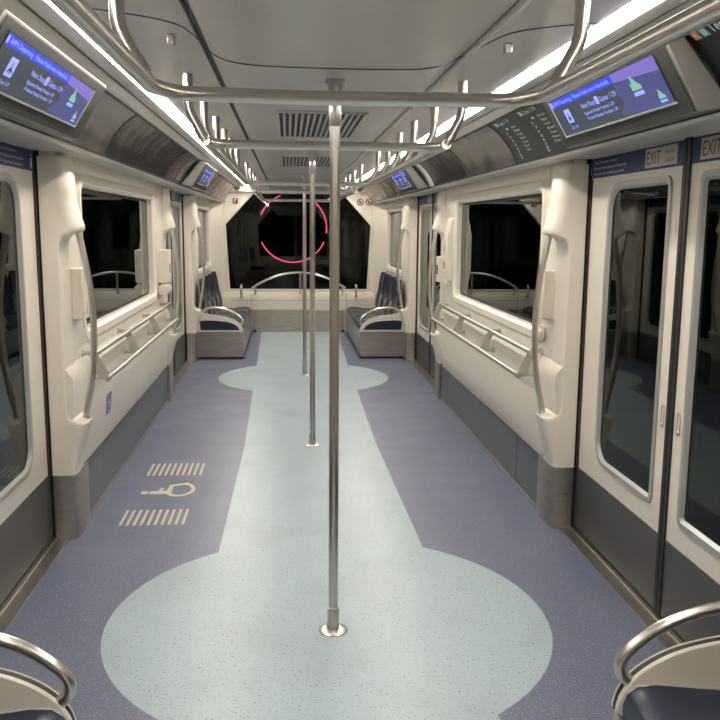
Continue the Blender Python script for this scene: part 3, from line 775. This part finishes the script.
    text('stop_text', 'Siguiente Parada: Puertas 1-29', S2+U*(sw*.30)+V*.054, U, V, N, .0125, SCRTXT, scr, width=sw*.29)
    text('stop_text', 'Pr\u00f3xima Parada: Port\u00f5es 1-29', S2+U*(sw*.31)+V*.033, U, V, N, .0125, SCRTXT, scr, width=sw*.29)
    t = MB().flat([(sw*.105, .045), (sw*.165, .045), (sw*.165, .100), (sw*.105, .100)], S2, U, V, N, .0004).build('plane_tile', SCRTXT, scr)
    pc = S2+U*(sw*.135)+V*.066+N*.0004
    MB().flat([(-.003, -.016), (.003, -.016), (.003, -.004), (.020, -.012), (.020, -.006), (.003, .008), (.003, .022), (-.003, .022), (-.003, .008), (-.020, -.006), (-.020, -.012), (-.003, -.004)], pc, U, V, N, .0004).build('plane_icon', SCRBG, scr)
    text('plane_text', 'Gate 1-29', S2+U*(sw*.105)+V*.020, U, V, N, .0115, SCRTXT, scr, width=sw*.075)
display(-1, HA-.05, HB-.03, 2.35, 3.32, 'lit blue information display in grey housing at the upper left, nearest the camera')
display(1, HA, HB-.03, 2.42, 3.38, 'lit blue information display in grey housing at the upper right, nearest the camera')
display(-1, FA, FB-.2, 7.68, 8.50, 'small looking lit display far down the left bulkhead')
display(1, FA, FB-.2, 7.68, 8.50, 'small looking lit display far down the right bulkhead')

# ------------------------------------------------------------------ floor marking and wall sticker
def wheelchair(m, O, U, V, N, k, th=.0006):
    c = lambda u, v, r, n=16: [(u+r*math.cos(2*PI*q/n), v+r*math.sin(2*PI*q/n)) for q in range(n)]
    sc = lambda pts: [(u*k, v*k) for u, v in pts]
    m.flat(sc(c(-.06, .42, .07)), O, U, V, N, th)
    def stroke(p, q, w0, w1, t):
        a, b = Vector(p), Vector(q); n = Vector((-(b-a).y, (b-a).x)).normalized()
        m.flat(sc([tuple(a+n*w0), tuple(a-n*w0), tuple(b-n*w1), tuple(b+n*w1)]), O, U, V, N, t)
    stroke((-.06, .33), (-.05, -.02), .06, .08, th*.95)
    stroke((-.03, .17), (.16, .14), .035, .03, th*.88)
    stroke((-.10, -.0), (.26, .0), .05, .04, th*.81)
    stroke((.24, .02), (.36, -.29), .04, .035, th*.75)
    angs = range(128, 365, 12)
    ring = [(.06+.31*math.cos(math.radians(a)), -.18+.27*math.sin(math.radians(a))) for a in angs]
    inn = [(.06+.24*math.cos(math.radians(a)), -.18+.20*math.sin(math.radians(a))) for a in angs]
    m.flat(sc(ring+inn[::-1]), O, U, V, N, th*.7)
Fm = thing('floor_marking', (-.9, 5.0, 0), 'beige wheelchair symbol between two striped rows on the blue floor', 'floor marking')
for (ya, yb) in ((5.31, 5.585), (4.40, 4.645)):
    m = MB()
    for q in range(10):
        x = -1.075+.355*q/9.6
        m.box(x, x+.0145, ya, yb, 0, .0012)
    m.build('stripe_row', DECAL, Fm)
m = MB(); wheelchair(m, (-.885, 4.985, .0), (0, 1.25, 0), (-1.0, 0, 0), (0, 0, 1), .34, .001)
m.build('wheelchair_symbol', DECAL, Fm)
St = thing('wheelchair_sticker', (-1.26, 5.12, .46), 'blue wheelchair access sticker on the left wall below the lean rail', 'sticker')
def wallx(z): return 1.233+(.78-z)/.45*.035
O = Vector((-wallx(.46)+.0008, 5.05, .46)); U = Vector((0, 1, 0)); V = Vector((wallx(.46)-wallx(.60), 0, .14)).normalized(); N = U.cross(V)
MB().flat([(0, 0), (.135, 0), (.135, .125), (0, .125)], O, U, V, N, .0008).build('sheet', STICK, St)
m = MB(); wheelchair(m, O+U*.064+V*.063+N*.0008, U, V, N, .12); m.build('symbol', WTXT, St)

# ------------------------------------------------------------------ world and camera
w = bpy.data.worlds.new('World'); SC.world = w; w.use_nodes = True
w.node_tree.nodes['Background'].inputs[0].default_value = (.4, .45, .5, 1)
w.node_tree.nodes['Background'].inputs[1].default_value = .002

f = 840.
fw = Vector((-72, -135, f)).normalized()
dnv = Vector((-45, 5300, f)); dnv -= fw*dnv.dot(fw); dnv.normalize()
rt = dnv.cross(fw)
# rows: world axes seen in camera space (x right, y down, z forward)
R = Matrix((rt, fw, -dnv))
cam = bpy.data.cameras.new('camera'); co = bpy.data.objects.new('camera', cam); COL.objects.link(co)
cam.sensor_width = 36; cam.sensor_fit = 'HORIZONTAL'; cam.lens = 36*f/720; cam.clip_start = .02
M = Matrix((( R[0][0], -R[0][1], -R[0][2]), (R[1][0], -R[1][1], -R[1][2]), (R[2][0], -R[2][1], -R[2][2]))).to_4x4()
M.translation = Vector((-.16, 0, 1.6))
co.matrix_world = M
SC.camera = co
vs = SC.view_settings
SC.display_settings.display_device = 'sRGB'
vs.view_transform = 'Standard'; vs.look = 'None'; vs.gamma = 1; vs.use_curve_mapping = False
vs.exposure = 0.0
SC.cycles.max_bounces = 10; SC.cycles.diffuse_bounces = 6; SC.cycles.glossy_bounces = 6; SC.cycles.transparent_max_bounces = 12
